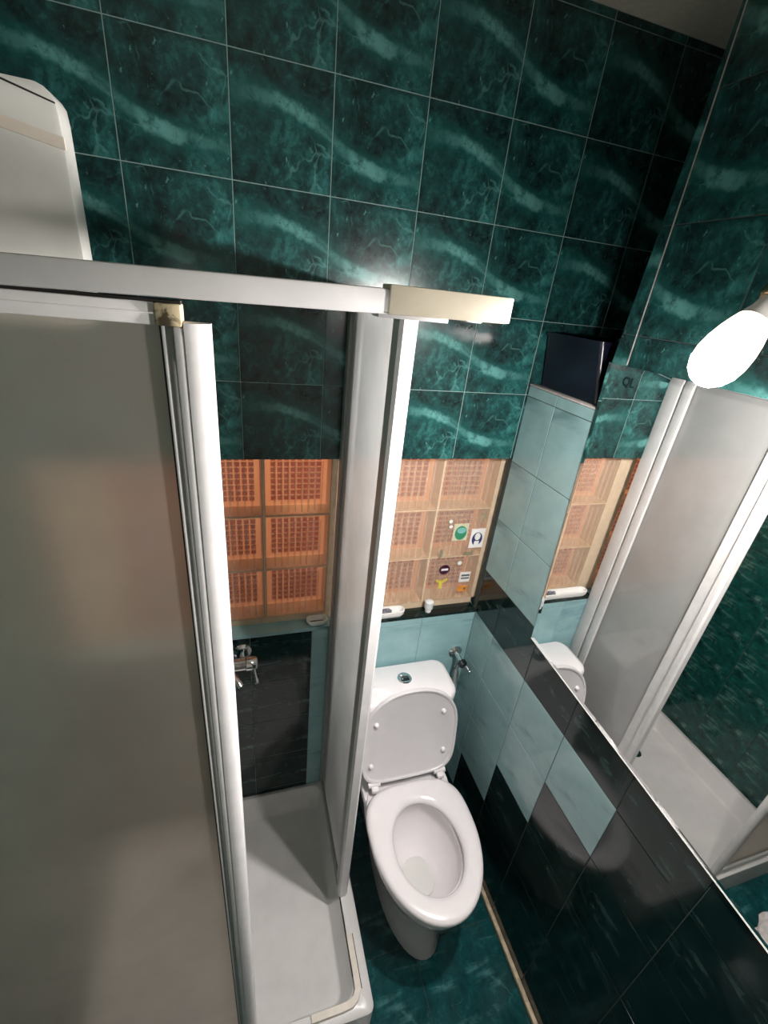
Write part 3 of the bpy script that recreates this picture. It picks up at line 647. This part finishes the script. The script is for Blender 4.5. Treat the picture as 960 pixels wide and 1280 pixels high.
def sd(d, z): return [(x, y, z) for x, y in rrect(.178+d, BY+.001+d, .248-d, BY+.039-d, .016)]
link('dish_body', rings(bmesh.new(), [sd(.006, LZ+.0045), sd(.001, LZ+.012), sd(0, LZ+.024), sd(.003, LZ+.025), sd(.006, LZ+.014), sd(.009, LZ+.011)]), WHITE, so, ang=40)

# ------------------------------------------------------------------ pins and badges stuck on the glass blocks
YF = PY - .0005
def plate(poly, y, th): return prism(bmesh.new(), [(x, y, z) for x, z in poly], (0, -th, 0))
def disc(x, z, rx, rz, n=24): return [(x+rx*cos(2*pi*k/n), z+rz*sin(2*pi*k/n)) for k in range(n)]
def rc(x0, z0, x1, z1): return [(x0, z0), (x1, z0), (x1, z1), (x0, z1)]
def sticker(nm, label, cx, cz, poly, m, parts, cat='badge'):
    t = thing(nm, label, cat, (cx, YF, cz), 'pins and badges on the glass blocks')
    link('backing', plate([(cx+x, cz+z) for x, z in poly], YF, .002), m, t, sm=False)
    for n_, pl, mm, lift in parts: link(n_, plate([(cx+x, cz+z) for x, z in pl], YF-.002-lift, .0012), mm, t, sm=False)
    return t
mG = plain('green_enamel', (.04, .25, .13), .2); mG2 = plain('blue_green_enamel', (.20, .48, .45), .2); mLead = plain('cream_card', (.62, .60, .42), .5); mNv = plain('navy_print', (.04, .045, .13), .4)
mPu = plain('dark_purple_enamel', (.045, .008, .03), .25); mYe = plain('yellow_print', (.70, .60, .08), .5); mOr = plain('orange_print', (.75, .30, .05), .5); mGy = plain('grey_print', (.12, .12, .13), .5)
S1 = 1.0
sticker('picture_badge', 'cream square badge with a green oval picture on the right-hand glass block', .700, 1.288, rc(-.029, -.033, .027, .033), mLead, [('green_oval', disc(0, -.002, .022, .027), mG, 0), ('pale_band', disc(.001, .008, .017, .011), mG2, .0012)])
sticker('portrait_badge', 'white card badge with a dark blue bust next to the pale wall', .768, 1.262, rc(-.027, -.040, .027, .036), WHITE, [('blue_arch', disc(0, -.004, .020, .026), mNv, 0), ('white_head', disc(0, .006, .011, .014), WHITE, .0012), ('white_front', rc(-.009, -.03, .009, -.012), WHITE, .0012)])
sticker('round_badge', 'dark purple round badge crossed by a white band', .666, 1.137, disc(0, 0, .020, .019), mPu, [('white_band', rc(-.013, -.003, .013, .005), WHITE, 0)])
sticker('letter_sticker', 'yellow cut-out sticker below the dark round badge', .660, 1.078, [(-.02, .018), (-.02, .010), (-.006, 0), (-.006, -.022), (.006, -.022), (.006, 0), (.024, .012), (.024, .020), (.002, .010)], mYe, [], 'sticker')
sticker('name_tag', 'grey and white striped tag low on the right-hand glass block', .752, 1.098, rc(-.020, -.022, .022, .020), WHITE, [('dark_stripe', rc(-.014, .004, .018, .011), mGy, 0), ('dark_stripe', rc(-.014, -.008, .018, -.002), mGy, 0)], 'tag')
sticker('sun_sticker', 'small orange sticker under the striped tag', .757, 1.045, rc(-.024, -.012, .016, .012), mOr, [('dark_spot', disc(.004, .001, .005, .005, 12), mGy, 0)], 'sticker')
sticker('button_pin', 'small pale round pin high on the bottom right glass block', .720, 1.161, disc(0, 0, .011, .011), GOLD, [('pin_face', disc(0, 0, .008, .008, 16), WHITE, 0)], 'pin')
sticker('pearl_pin', 'gilt pin with two pale stones beside the green badge', .655, 1.322, disc(0, .008, .009, .010), GOLD, [('stone', disc(0, .010, .006, .007, 14), WHITE, 0), ('stone', disc(.004, -.010, .007, .006, 14), WHITE, 0)], 'pin')
sticker('leaf_pin', 'small gilt pin in the top right corner of the middle block', .775, 1.345, [(-.012, -.016), (0, -.010), (.006, -.018), (.004, 0), (.012, .014), (0, .010), (-.008, .018), (-.004, 0)], GOLD, [], 'pin')
sticker('bow_pin', 'pale gilt bow pin hanging below the portrait badge', .748, 1.200, [(-.02, .01), (-.002, .004), (.014, .012), (.018, -.006), (.004, -.004), (-.002, -.014), (-.006, -.002), (-.02, -.008)], GOLD, [], 'pin')
sticker('drop_pin', 'tiny gilt drop pin on the joint left of the badges', .640, 1.205, [(-.004, .016), (.005, .016), (.007, -.008), (0, -.018), (-.007, -.008)], GOLD, [], 'pin')

# ------------------------------------------------------------------ folded white towel on the floor, seen in the mirror
tw = link('floor_towel', crumple(-.21, .275, .022, .085, .06, .028, 9), plain('white_towel', (.68, .64, .62), .95, noise=.1, nscale=60), loc=(-.21, .275, 0)); tag(tw, 'crumpled pale towel on the floor in front of the shower', 'towel')
